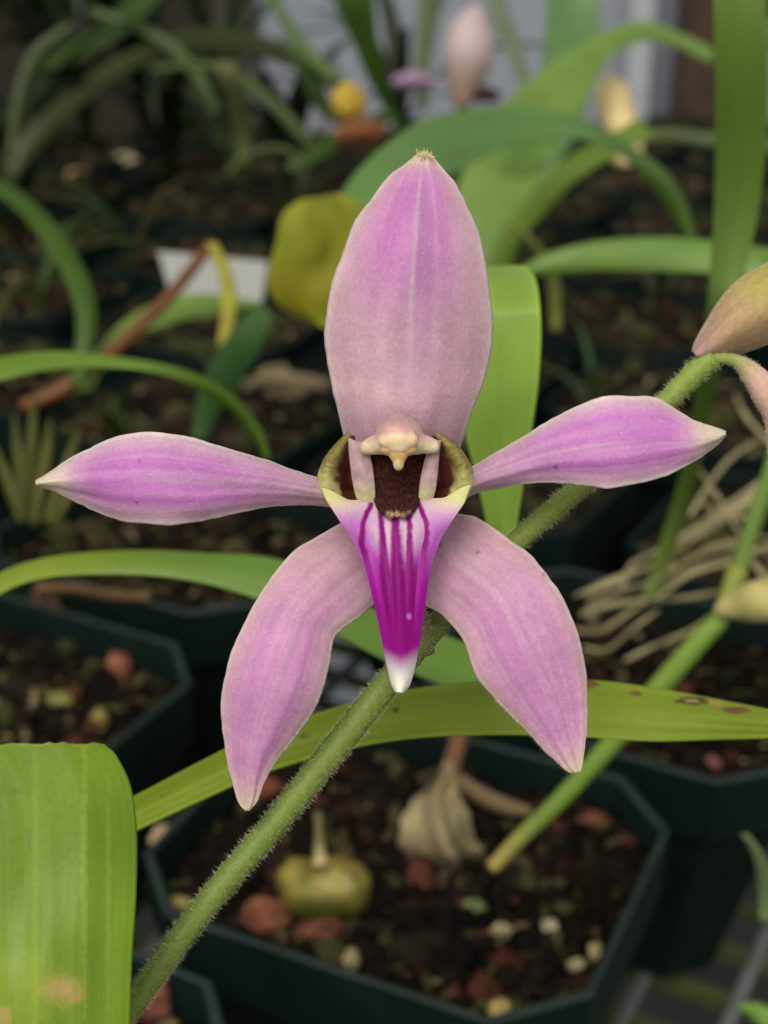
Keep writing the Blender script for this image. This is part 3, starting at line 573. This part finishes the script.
# dried pale bulb
c1 = G(440, 822, -.004); d1 = PX(c1)[2]; k1 = d1/F
dry = empty('dried_bulb', c1, 'pale dried conical bulb with papery ribs leaning in the bark mix', 'bulb')
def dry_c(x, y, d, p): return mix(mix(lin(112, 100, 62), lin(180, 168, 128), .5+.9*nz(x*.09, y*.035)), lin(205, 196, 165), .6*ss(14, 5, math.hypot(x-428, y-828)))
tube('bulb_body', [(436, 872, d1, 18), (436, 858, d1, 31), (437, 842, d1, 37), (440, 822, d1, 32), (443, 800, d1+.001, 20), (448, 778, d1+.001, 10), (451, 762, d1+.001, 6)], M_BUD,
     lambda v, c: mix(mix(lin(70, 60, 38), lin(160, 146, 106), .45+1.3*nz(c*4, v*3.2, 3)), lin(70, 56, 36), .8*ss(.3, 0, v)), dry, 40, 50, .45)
tube('brown_stalk', [(446, 790, d1, 9), (452, 765, d1+.002, 9), (460, 735, d1+.004, 8), (462, 715, d1+.006, 8)], M_BUD, lambda v, c: lin(104, 66, 36), dry, 10, 20)
tube('dry_root', [(456, 778, d1+.003, 7), (480, 795, d1+.005, 8), (505, 806, d1+.006, 8), (530, 812, d1+.006, 5)], M_BUD, lambda v, c: lin(118, 98, 66), dry, 10, 20)
# small blurred dead pale things in the middle distance
pebble('bark_chip', 'pale tan husk on the soil beside the short blue green leaf', 284, 386, 36, 15, (.20, .16, .10), .0, 'husk', .6)
pebble('bark_chip', 'second pale husk on the far soil behind the pink bloom', 410, 400, 22, 14, (.2, .16, .1), .0, 'husk', .5)
# ------------------------------------------------------------------ roots
roots = empty('aerial_root', G(690, 560, -.01), 'tangle of pale tan aerial roots spreading over the pot beside the sepal', 'roots')
rr = random.Random(3)
RT = [[(584, 594, 4), (620, 580, 5), (660, 562, 5.5), (700, 535, 6), (745, 505, 6), (790, 470, 5)], [(582, 614, 7), (610, 604, 7), (640, 600, 6), (665, 585, 5), (700, 566, 5), (740, 552, 4), (790, 545, 4)],
      [(576, 630, 4), (600, 630, 5), (630, 612, 5), (652, 598, 4)], [(680, 540, 5), (720, 512, 6), (755, 488, 6), (800, 450, 5)], [(700, 470, 3), (720, 500, 4), (745, 540, 4.5), (770, 560, 5), (800, 585, 4)],
      [(690, 515, 4), (712, 480, 5), (738, 452, 5), (790, 425, 5)], [(660, 575, 5), (690, 560, 5), (725, 548, 5), (770, 552, 4)], [(640, 602, 4), (680, 598, 4.5), (720, 592, 4), (745, 596, 3)],
      [(625, 660, 3.5), (650, 648, 4.5), (690, 630, 4.5), (722, 610, 4)], [(622, 588, 4), (632, 566, 5), (655, 552, 4), (690, 534, 4)], [(735, 395, 3), (748, 420, 4), (772, 445, 4)], [(655, 600, 4), (690, 575, 5), (735, 560, 5), (800, 530, 4)],
      [(728, 540, 4), (750, 560, 5), (775, 592, 5)], [(700, 500, 3), (735, 520, 4), (780, 500, 4)]]
for t in RT[:5]:
    ox, oy = rr.uniform(-18, 18), rr.uniform(-18, 18); RT.append([(x+ox+rr.uniform(-2, 2), y+oy+rr.uniform(-4, 4), q) for x, y, q in t])
for i, r in enumerate(RT):
    dd = .40-.0012*i
    tube('root', [(x, y+rr.uniform(-1, 1), dd+rr.uniform(-.003, .003)+.02*max(0, (560-y)/100), q*(.52 if i < 14 else .3)+rr.uniform(-.4, .4)) for x, y, q in r], M_BUD, lambda v, c, s=i: mix(lin(112, 104, 70), lin(176, 166, 124), .5+.9*nz(v*4, s*3.1)), roots, 10, 40)
# green seed stalk with a pale pod, rising from the dark pot
sg = empty('orchid_shoot', G(500, 860, -.01), 'slim green shoot with a pale yellow pod rising from the pot of bulbs', 'shoot')
tube('shoot_stem', [(492, 868, .315, 7), (520, 838, .313, 8), (560, 800, .31, 9), (610, 745, .306, 10), (655, 692, .303, 11), (700, 640, .30, 11), (722, 615, .30, 10), (738, 570, .305, 11)], M_STEM,
     lambda v, c: mix(mix(lin(168, 152, 84), lin(110, 140, 54), ss(.0, .2, v)), lin(128, 134, 58), ss(.85, 1, v)), sg, 14, 70)
leaf('shoot_sheath', None, [(712, 622), (722, 585), (735, 555), (748, 515), (760, 480), (772, 440)], [(728, 618), (742, 585), (752, 552), (764, 518), (775, 480), (782, 440)], [(0, .303, .302), (1, .31, .31)], lin(112, 142, 62), parent=sg, nv=40, nu=12)
tube('seed_pod', [(716, 612, .297, 5), (732, 606, .296, 14), (752, 602, .295, 20), (780, 598, .295, 22), (810, 594, .296, 12)], M_BUD, lambda v, c: mix(lin(150, 148, 84), lin(190, 178, 116), .5+nz(v*5, c)), sg, 16, 40)
# far blurred blooms
fb = empty('orchid_bud', W(470, 60, .8), 'pinkish white blurred orchid bud hanging near the grey wall', 'flower bud')
tube('bud_petals', [(478, 8, .8, 6), (470, 30, .8, 20), (468, 58, .8, 24), (464, 84, .8, 16), (462, 108, .8, 7)], M_PETAL, lambda v, c: mix(lin(205, 185, 192), lin(168, 142, 122), ss(.4, .9, v)), fb, 18, 30)
tube('lip_petal', [(470, 96, .805, 6), (484, 94, .805, 9), (500, 98, .805, 5)], M_PETAL, lambda v, c: lin(70, 38, 62), fb, 10, 14)
fp = tube('fallen_petal', [(392, 82, .79, 4), (412, 80, .79, 9), (436, 81, .79, 3)], M_PETAL, lambda v, c: lin(168, 140, 172), None, 12, 16)[0]; setup(fp, 'small mauve blurred petal beside the pinkish white bud', 'petal')
yb = empty('yellow_bloom', W(350, 110, .74), 'small yellow blurred bloom with an orange brown base behind the dorsal sepal tip', 'flower')
cy = W(348, 102, .74); ky = .74/F
blobs('yellow_petals', [(cy, (17*ky, 20*ky, 15*ky), CAMROT), (cy+RIGHT*9*ky-UP*4*ky, (10*ky, 12*ky, 10*ky), CAMROT)], M_BUD, lambda x, y, d, p: mix(lin(200, 170, 50), lin(150, 120, 30), .5+nz(x*.1, y*.1)), yb, .001, 4)
blobs('brown_base', [(cy+RIGHT*16*ky-UP*30*ky, (24*ky, 14*ky, 16*ky), CAMROT), (cy-RIGHT*2*ky-UP*34*ky, (14*ky, 10*ky, 12*ky), CAMROT)], M_BUD, lambda x, y, d, p: mix(lin(140, 82, 28), lin(84, 46, 22), .5+nz(x*.12, y*.12)), yb, .001, 4)
# ------------------------------------------------------------------ the orchid: stem, buds, flower
orchid = empty('orchid_flower', W(400, 640, .16), 'sharp pink lilac orchid flower with striped magenta lip on a hairy green stem', 'orchid')
CREAM = lin(226, 220, 198)
def veins(u, v, f=9, s=0.): return nz(u*f+s, v*1.1, s)
# stem
STEM = [(92, 1068, .1475, 12.2), (136, 1000, .1485, 12.4), (200, 912, .1505, 12.8), (270, 829, .153, 13.4), (340, 742, .1555, 13.8), (400, 668, .1575, 13.2), (450, 610, .159, 12), (510, 548, .160, 10.9), (560, 504, .1605, 10.6), (625, 446, .1605, 10.5), (688, 380, .160, 11.2), (712, 358, .160, 12.2)]
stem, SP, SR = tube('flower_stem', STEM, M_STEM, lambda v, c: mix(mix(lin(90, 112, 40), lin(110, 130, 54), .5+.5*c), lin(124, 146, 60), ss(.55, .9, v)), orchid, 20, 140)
hairs('stem_hairs', tube_sites(SP, SR, 8500), M_HAIR, stem, (.0002, .0008), .000014)
# stalk of the flower (ovary) behind the lip
ov, OP, OR = tube('flower_stalk', [(428, 652, .1585, 7), (424, 630, .157, 7.5), (416, 600, .1555, 8), (405, 550, .1545, 9), (398, 500, .1545, 10)], M_STEM, lambda v, c: mix(lin(126, 122, 70), lin(170, 130, 120), v*1.4), orchid, 14, 40)
hairs('stalk_hairs', tube_sites(OP, OR, 900), M_HAIR, ov, (.0003, .0008), .00003)
# dorsal sepal, tip to base
WOB = lambda u, v: (1.1*abs(u)*nz(v*13, u, 1)+.5*nz(v*40, u, 2), 1.1*abs(u)*nz(v*13, u, 5)+.5*nz(v*40, u, 7))
def dors(u, v, x, y):
    top = ss(.02, .14, v)*(1-ss(.30, .62, v)); c = mix(lin(220, 182, 202), lin(202, 126, 202), .9*top*(1-ss(.35, .95, abs(u+.05))))
    c = mix(c, lin(188, 134, 190), .55*(1-ss(.0, .42, abs(u-.12)))*(1-ss(.55, .8, v))*ss(.03, .1, v))
    c = mix(c, lin(184, 146, 164), .5*max(0, veins(u, v, 5, 2)+.15)*ss(.3, .6, v))
    c = mix(c, lin(212, 190, 196), .5*max(0, veins(u, v, 8, 7)))
    mid = u+.02-.1*(v-.2); c = mix(c, lin(214, 186, 204), .65*(1-ss(.012, .05, abs(mid)))*(1-ss(.55, .8, v)))
    c = mix(c, lin(226, 212, 214), .9*ss(.89, 1, abs(u))); c = mix(c, lin(222, 206, 180), .9*ss(.09, .0, v)); return c
sep = sheet('dorsal_sepal', [(423, 153), (415.5, 157), (403, 167), (390.7, 176.5), (372.5, 198.6), (358.2, 218), (347.8, 241.6), (337.3, 270), (329.5, 299), (326, 324), (325.6, 342), (329.5, 368), (334.7, 394), (342.6, 425), (346, 440), (352, 462), (362, 500)],
     [(425, 153), (432, 156), (442.8, 170), (454.5, 184), (465, 203.8), (474, 223), (480.6, 244), (485.8, 270), (489.7, 296), (491.7, 318), (491.5, 342), (488.4, 360), (481.9, 384), (473, 407), (466, 425), (459.7, 446), (452, 470), (438, 500)],
     [(0, .1535, .1535), (.35, .1485, .1485), (.7, .1500, .1500), (1, .1545, .1545)], M_PETAL, dors, orchid, 70, 150,
     cup=lambda u, v: (.0042*ss(.0, .3, v)+.0006)*u*u-.00003*math.cos(u*19)+.00004*(1-ss(.0, .06, abs(u)))+.0004*nz(u*2, v*3, 4), thick=.00035, warp=WOB)
tp = [(W(424+random.gauss(0, 3.2), 156+random.gauss(0, 1.6), .1532+random.gauss(0, .0002)), None) for _ in range(60)]
tipc = W(424, 161, .1535)
hairs('tip_hairs', [(p, (p-tipc).normalized()) for p, _ in tp], plain_mat('tip_hair', lin(228, 216, 160), .5, (.95, 1.05), 50, 0), sep, (.0004, .0009), .00005, 0)
def edge_sites(pts, n, d, sgn=1, jit=.0003):
    q = cat(pts, n); out = []
    for k in range(n-1):
        a, b = q[k], q[k+1]; t = Vector((b[0]-a[0], b[1]-a[1], 0)).normalized(); nr = Vector((t.y, -t.x, 0))*sgn
        out.append((W(a[0], a[1], d+random.gauss(0, jit)), (RIGHT*nr.x-UP*nr.y-FWD*random.gauss(0, .5)).normalized()))
    return out
hairs('edge_hairs', edge_sites([(417, 156), (403, 167), (390.7, 176.5), (372.5, 198.6), (358.2, 218)], 60, .1528, -1), M_HAIR, sep, (.00015, .00045), .00002)
# petals
def petal_c(s):
    def f(u, v, x, y):
        body = ss(.08, .22, v)*(1-ss(.5, .95, v)*.75); c = mix(lin(216, 184, 202), lin(202, 122, 208), .92*body*(1-ss(.45, .98, abs(u))))
        c = mix(c, lin(182, 126, 176), .5*max(0, veins(u, v*.5, 6, s))*ss(.3, .7, v)); c = mix(c, lin(220, 200, 208), .6*max(0, veins(u, v*.6, 9, s+5)))
        c = mix(c, lin(214, 186, 204), .45*(1-ss(.02, .08, abs(u-.05)))*ss(.25, .45, v)); c = mix(c, lin(230, 218, 218), .9*ss(.86, .99, abs(u)))
        c = mix(c, lin(196, 176, 160), .35*ss(.75, 1, v))
        for sx, sy in ((137, 502), (139, 462), (556, 466)):
            if math.hypot(x-sx, y-sy) < 2: c = mix(c, lin(140, 60, 130), .7)
        return mix(c, CREAM, .9*ss(.15, .02, v))
    return f
sheet('petal', [(36, 482), (53, 471), (70, 460), (91, 448), (111.7, 439.6), (132.5, 434), (153, 432.5), (178, 435.4), (207.5, 443), (236.7, 452), (270, 462.5), (295, 471.7), (320, 479), (352, 486)],
      [(36, 484), (53, 489.6), (70, 498), (95, 510), (120, 520), (145, 523), (174, 524), (203, 520), (236.7, 512.5), (270, 506), (295, 504), (326, 505.4), (352, 506)],
      [(0, .1515, .1515), (.4, .1480, .1488), (1, .1535, .1535)], M_PETAL, petal_c(11), orchid, 50, 120, cup=lambda u, v: .0016*u*u-.00003*math.cos(u*17)+.0005*nz(u*1.5, v*3, 2)-.0006*ss(.7, 1, abs(u))*nz(v*6, u), thick=.00035, warp=WOB)
sheet('petal', [(725.5, 432.5), (714.7, 428), (694.6, 422), (676.6, 411), (656.5, 399), (632, 397), (604, 397), (580, 406), (548, 422), (520, 440), (492, 456), (470, 469), (440, 484)],
      [(725.5, 434.5), (716.7, 444), (700.6, 456), (684.6, 466), (664.5, 476), (636.5, 483.5), (608, 487.5), (592, 486), (568, 483), (540, 482), (512, 485), (484, 490), (464, 498), (440, 506)],
      [(0, .1500, .1500), (.4, .1490, .1478), (1, .1535, .1535)], M_PETAL, petal_c(23), orchid, 50, 120, cup=lambda u, v: .0016*u*u-.00003*math.cos(u*17)+.0005*nz(u*1.5, v*3, 8)-.0006*ss(.7, 1, abs(u))*nz(v*6, u, 5), thick=.00035, warp=WOB)
# lateral sepals, tip to base
def lat_c(s, side):
    def f(u, v, x, y):
        body = ss(.06, .16, v)*(1-ss(.45, .85, v)*.8); c = mix(lin(214, 174, 192), lin(206, 136, 204), .8*body*(1-ss(.5, 1, abs(u))))
        c = mix(c, lin(192, 154, 164), .6*ss(.5, .95, v)*ss(-.4, .6, u*side)); c = mix(c, lin(180, 122, 174), .45*max(0, veins(u, v*.6, 6, s))*(1-ss(.6, .9, v)))
        c = mix(c, lin(214, 190, 202), .6*max(0, veins(u, v*.6, 8, s+4))); c = mix(c, lin(214, 178, 206), .4*(1-ss(.02, .07, abs(u-.05)))); c = mix(c, lin(228, 214, 210), .9*ss(.91, 1, abs(u)))
        for sx, sy, r in ((440, 546, 2.6), (543, 576, 2), (478, 553, 2)):
            q = math.hypot(x-sx, y-sy)/r
            if q < 1.3: c = mix(c, lin(110, 75, 70), .6*(1-ss(.6, 1.3, q)))
        return mix(c, lin(216, 206, 176), .9*ss(.08, .01, v))
    return f
LL = [(247, 810), (238.8, 800.6), (232.7, 779.5), (226.7, 752), (223, 722), (223.6, 688.6), (231, 658), (243, 628), (258.4, 599), (276.6, 572), (294.8, 552), (316, 538.8), (337, 526.7), (362, 512), (392, 498)]
LR = [(248.5, 810), (257, 800.6), (264.5, 779.5), (275, 761), (291.7, 740), (311.4, 713), (322, 688.6), (328, 664), (332.6, 640), (340, 629.6), (361, 614.5), (375, 602), (388, 588), (398, 560), (402, 525)]
ls = sheet('lateral_sepal', LL, LR, [(0, .1490, .1490), (.4, .1475, .1470), (1, .1540, .1540)], M_PETAL, lat_c(31, -1), orchid, 60, 140, cup=lambda u, v: .0021*u*u*ss(0, .3, v)-.00004*math.cos(u*15)+.0005*nz(u*1.5, v*3, 12), thick=.0004, warp=WOB)
hairs('edge_hairs', edge_sites(LR[1:11], 240, .1492, -1), M_HAIR, ls, (.0002, .00045), .00002)
RR = [(577.5, 772), (581, 767.7), (584, 746.5), (586, 721), (586, 692.6), (583, 661.5), (575.7, 630), (563, 600.6), (546, 575), (529, 555), (513.4, 544), (495, 530), (475, 518), (456.7, 514.7), (430, 506), (404, 500)]
RL = [(576, 772), (568.6, 770.5), (560, 763.5), (546, 751), (532, 735), (515, 718), (495, 698), (479.4, 678.5), (471, 661.5), (465, 641.6), (455, 627.5), (441, 613), (424, 603), (410, 585), (400, 555), (398, 525)]
rs = sheet('lateral_sepal', RL, RR, [(0, .1485, .1485), (.4, .1472, .1476), (1, .1540, .1540)], M_PETAL, lat_c(47, 1), orchid, 60, 140, cup=lambda u, v: .0021*u*u*ss(0, .3, v)-.00004*math.cos(u*15)+.0005*nz(u*1.5, v*3, 17), thick=.0004, warp=WOB)
hairs('edge_hairs', edge_sites(RL[1:7], 260, .1492, 1), M_HAIR, rs, (.0002, .0006), .00002)
# lip: mid lobe with stripes
MAG = lin(142, 4, 128); DMG = lin(116, 2, 104)
STR = [[(370.5, 506), (363, 522), (362.5, 540), (367, 556), (374, 585), (382, 630)], [(380.6, 514), (382, 535), (384.5, 560), (388, 590), (392, 650)], [(395, 516), (396, 540), (397, 570), (398, 620), (399, 670)], [(408.5, 512), (410, 536), (409, 560), (408, 590), (405, 650)], [(420, 507), (426, 522), (427, 536), (424, 552), (419, 585), (412, 630)]]
STRC = [cat(s, 60) for s in STR]; SW = [3.4, 3.8, 5.0, 3.8, 3.4]
def lip_c(u, v, x, y):
    lil = .95*ss(535, 578, y)+.85*ss(.3, .8, abs(u))*ss(505, 528, y); c = mix(lin(206, 172, 202), mix(lin(184, 92, 196), lin(160, 14, 156), ss(540, 590, y)), lil)
    c = mix(c, lin(214, 210, 150), ss(516, 497, y)*ss(.35, .8, abs(u)))
    core = ss(538, 590, y)*(1-ss(648, 668, y+6*nz(x*.3, y*.05)))*(1-ss(.5, .95, abs(u)+.12*nz(x*.2, y*.08))); c = mix(c, MAG, core)
    for k, (s, wd) in enumerate(zip(STRC, SW)):
        q = min((x-a)**2+(y-b)**2 for a, b in s)**.5/wd+.25*nz(x*.25, y*.2)
        e = (545, 590) if k in (0, 4) else (560, 640)
        c = mix(c, mix(MAG, DMG, .4+.6*ss(540, 600, y)), (1-ss(.4, 1.25, q))*(1-ss(*e, y)))
    c = mix(c, lin(212, 205, 214), ss(652, 676, y+9*abs(u))); c = mix(c, lin(236, 234, 222), ss(666, 684, y))
    q = math.hypot((x-408)/1.8, (y-616)/3.2)
    if q < 1.5: c = mix(c, lin(210, 130, 215), .6*(1-ss(.5, 1.5, q)))
    return c
lip = sheet('lip', [(322, 488), (325, 497), (330, 506), (340.6, 522), (354.7, 542.5), (365.6, 567.5), (373.4, 595.6), (381, 627), (387.5, 658), (393.8, 683), (398.5, 692)],
      [(470.5, 485), (467, 495), (463, 505), (453, 519), (440.6, 538), (431, 564), (425, 595.6), (419.5, 630), (414, 661), (407.8, 683), (401, 692)],
      [(0, .1468, .1468), (.25, .1464, .1464), (.6, .1448, .1448), (1, .1452, .1452)], M_LIP, lip_c, orchid, 190, 280,
      lambda u, v: .0009*u*u*ss(.1, .4, v)+.0022*ss(.30, .0, v)*(1-ss(.25, .95, abs(u)))-.0003*(1-ss(.0, .5, abs(u)))*ss(.25, .4, v)*(1-ss(.7, .95, v))-.00012*math.cos(u*16)*ss(.15, .3, v)*(1-ss(.5, .8, v)), .0006, warp=lambda u, v: (0, 13*ss(1, .62, abs(u))*ss(.1, 0, v)))
# side lobes: cups with dark velvet inside, pale rolled rims
def lobe_c(u, v, x, y):
    rim = mix(mix(lin(112, 98, 52), lin(150, 140, 84), .5+nz(x*.5, y*.5)), lin(212, 210, 140), ss(462, 492, y+6*nz(x*.3, y*.3))); c = mix(rim, lin(104, 92, 46), .75*ss(-.75, -.1, u)*ss(490, 455, y))
    dk = ss(-.45, -.05, u+.25*nz(x*.12, y*.12))*ss(436, 454, y); c = mix(c, mix(lin(70, 28, 22), lin(96, 46, 36), .5+nz(x*.5, y*.5)), dk)
    return mix(c, lin(214, 210, 150), ss(478, 492, y)*(1-dk))
def lobe_cup(u, v):
    r = max(0, -u-.55)/.45
    return .0034*ss(-.75, .6, u)*(1-ss(.7, 1, v))+.0012*ss(.6, .85, v) + .0016*r*r*(1-ss(.5, .8, v)) - .0002*nz(u*2, v*3)
for L_, R_ in (([(350, 434), (346.5, 436.5), (336.6, 446.5), (328, 457), (324, 464.5), (320, 477), (323, 491), (329, 503), (332, 507), (336, 510)], [(352, 436), (353, 440), (354, 450), (356, 462), (357, 474), (359, 486), (361, 496), (364, 502), (366, 506), (368, 508)]),
               ([(437, 434), (440.6, 436.5), (451.7, 444), (458, 450), (463, 456), (469.8, 468.6), (470.5, 484), (467, 495), (463, 503), (458, 508)], [(435, 436), (434.5, 440), (434, 450), (433, 462), (432, 474), (430, 486), (428, 496), (427, 501), (426, 505), (424, 508)])):
    sheet('side_lobe', L_, R_, [(0, .1492, .1490), (.45, .1466, .1466), (1, .1472, .1469)], M_LIP, lobe_c, lip, 60, 80, lobe_cup, .0006)
# column: hood, anther, wings, velvet underside
col = empty('column', W(398, 445, .147), None, None); col.parent = orchid
col.location = W(398, 445, .147)-orchid.location
KC = .1465/F
def at(x, y, d, rx, ry, rz): return (W(x, y, d), (rx*KC, ry*KC, rz*KC), CAMROT)
def hood_c(x, y, d, p): return mix(mix(lin(176, 136, 140), lin(200, 160, 160), ss(418, 434, y)), lin(222, 208, 178), max(.8*ss(19, 30, abs(x-399))*ss(436, 446, y), ss(440, 450, y)))
blobs('column_hood', [at(399, 435, .1474, 24, 20, 22), at(399, 421, .1477, 11, 9, 17), at(384, 444, .1475, 18, 11, 14), at(414, 444, .1475, 18, 11, 14), at(372, 448.5, .1475, 12, 6.5, 9), at(428, 447.5, .1475, 12, 6.5, 9), at(365, 447.5, .1476, 5, 7.5, 9), at(435, 446.5, .1476, 5, 7.5, 9), at(376, 443, .1477, 12, 8, 12), at(424, 443, .1477, 12, 8, 12)], M_BUD, hood_c, col, .00018, 6)
def cap_c(x, y, d, p): return mix(lin(200, 154, 162), lin(230, 208, 170), ss(426, 440, y+4*nz(x*.1, 3)))
cap = blobs('anther_cap', [at(398, 440, .1453, 20, 12, 12), at(398, 434, .1454, 17, 11, 11), at(398, 446, .1452, 13, 8, 9)], M_BUD, cap_c, col, .00015, 8)
def pit_c(x, y, d, p): return mix(lin(190, 158, 100), lin(216, 192, 146), ss(458, 466, y))
blobs('rostellum', [at(390, 450, .1455, 10, 6, 7), at(407, 450, .1455, 10, 6, 7), at(398.5, 455, .1454, 9, 9, 7), at(398.5, 464, .1452, 5.5, 7, 6)], M_BUD, pit_c, cap, .00013, 6)
def vel(u, v, x, y):
    k = nz(x*.35, y*.22)+.5*nz(x*.9, y*.7); c = mix(lin(36, 13, 11), lin(66, 30, 23), .4+k); return mix(c, lin(176, 150, 116), ss(.86, 1, v+.06*nz(x*.4, y*.1))*.8)
sheet('column_underside', [(366, 446), (369, 456), (371.5, 470), (373, 486), (374, 500), (380, 510), (392, 517)], [(430, 446), (427, 456), (423.5, 470), (421, 486), (420, 500), (414, 510), (402, 517)],
      [(0, .1496, .1496), (.5, .1490, .1490), (1, .1462, .1462)], M_VELVET, vel, col, 50, 60, lambda u, v: -.0009*(1-u*u)*(1-v)+.0004*v*(1-u*u), .0005)
def wing_c(u, v, x, y): return mix(mix(lin(156, 126, 134), lin(182, 152, 160), .5+nz(x*.2, y*.1)), lin(204, 196, 150), ss(478, 497, y))  # pigment darkened to carry the shadow beside the column
for L_, R_ in (([(349, 438), (349.5, 452), (351, 466), (353.5, 482), (357, 496), (364, 512)], [(368, 446), (370, 458), (372.5, 472), (374, 486), (374.5, 498), (375, 514)]), ([(429, 446), (426.5, 458), (423, 472), (420.5, 486), (419.5, 498), (419, 514)], [(440, 440), (438.5, 452), (437.5, 466), (436, 480), (433.5, 493), (427, 510)])):
    sheet('column_wing', L_, R_, [(0, .1482, .1482), (.6, .1476, .1476), (1, .1486, .1486)], M_BUD, wing_c, col, 20, 40, lambda u, v: .0003*u*u, .0004)
# buds at the end of the stem
def bud_c(v, c): return mix(mix(lin(176, 140, 132), lin(190, 158, 124), ss(.1, .45, v)), lin(176, 166, 78), ss(.4, .75, v)*(.55+.45*c))
b1 = sheet('flower_bud', [(694, 352), (697, 342), (708, 322), (724, 297), (742, 279), (764, 266), (800, 250)], [(697, 358), (706, 362), (722, 360), (742, 352), (766, 343), (790, 332), (830, 310)],
     [(0, .1592, .1592), (.5, .157, .157), (1, .156, .156)], M_BUD, lambda u, v, x, y: mix(mix(mix(lin(178, 138, 140), lin(182, 152, 118), ss(.0, .35, v)), lin(172, 160, 84), ss(.35, .7, v)*ss(.9, -.6, u)), lin(150, 118, 96), .35*max(0, veins(u, v, 7, 3))), orchid, 40, 60, lambda u, v: .0042*u*u, .0006)
hairs('bud_hairs', edge_sites([(694, 352), (697, 342), (708, 322), (724, 297), (742, 279), (764, 266), (800, 250)], 260, .1610, -1, .0007), M_HAIR, b1, (.00025, .0006), .000025)
bq, BP, BR_ = tube('bud_stalk', [(700, 364, .160, 8), (716, 359, .1595, 6), (734, 360, .159, 6), (750, 372, .1588, 11), (766, 392, .1586, 15), (782, 420, .1585, 17), (788, 470, .1585, 19), (790, 515, .1585, 13), (792, 545, .1585, 3)], M_BUD,
     lambda v, c: mix(mix(lin(140, 152, 78), lin(206, 170, 158), ss(.12, .3, v)), lin(140, 100, 104), ss(.5, .72, v)), orchid, 18, 80)
hairs('bud_hairs', tube_sites(BP, BR_, 1500), M_HAIR, bq, (.0002, .0005), .000022)
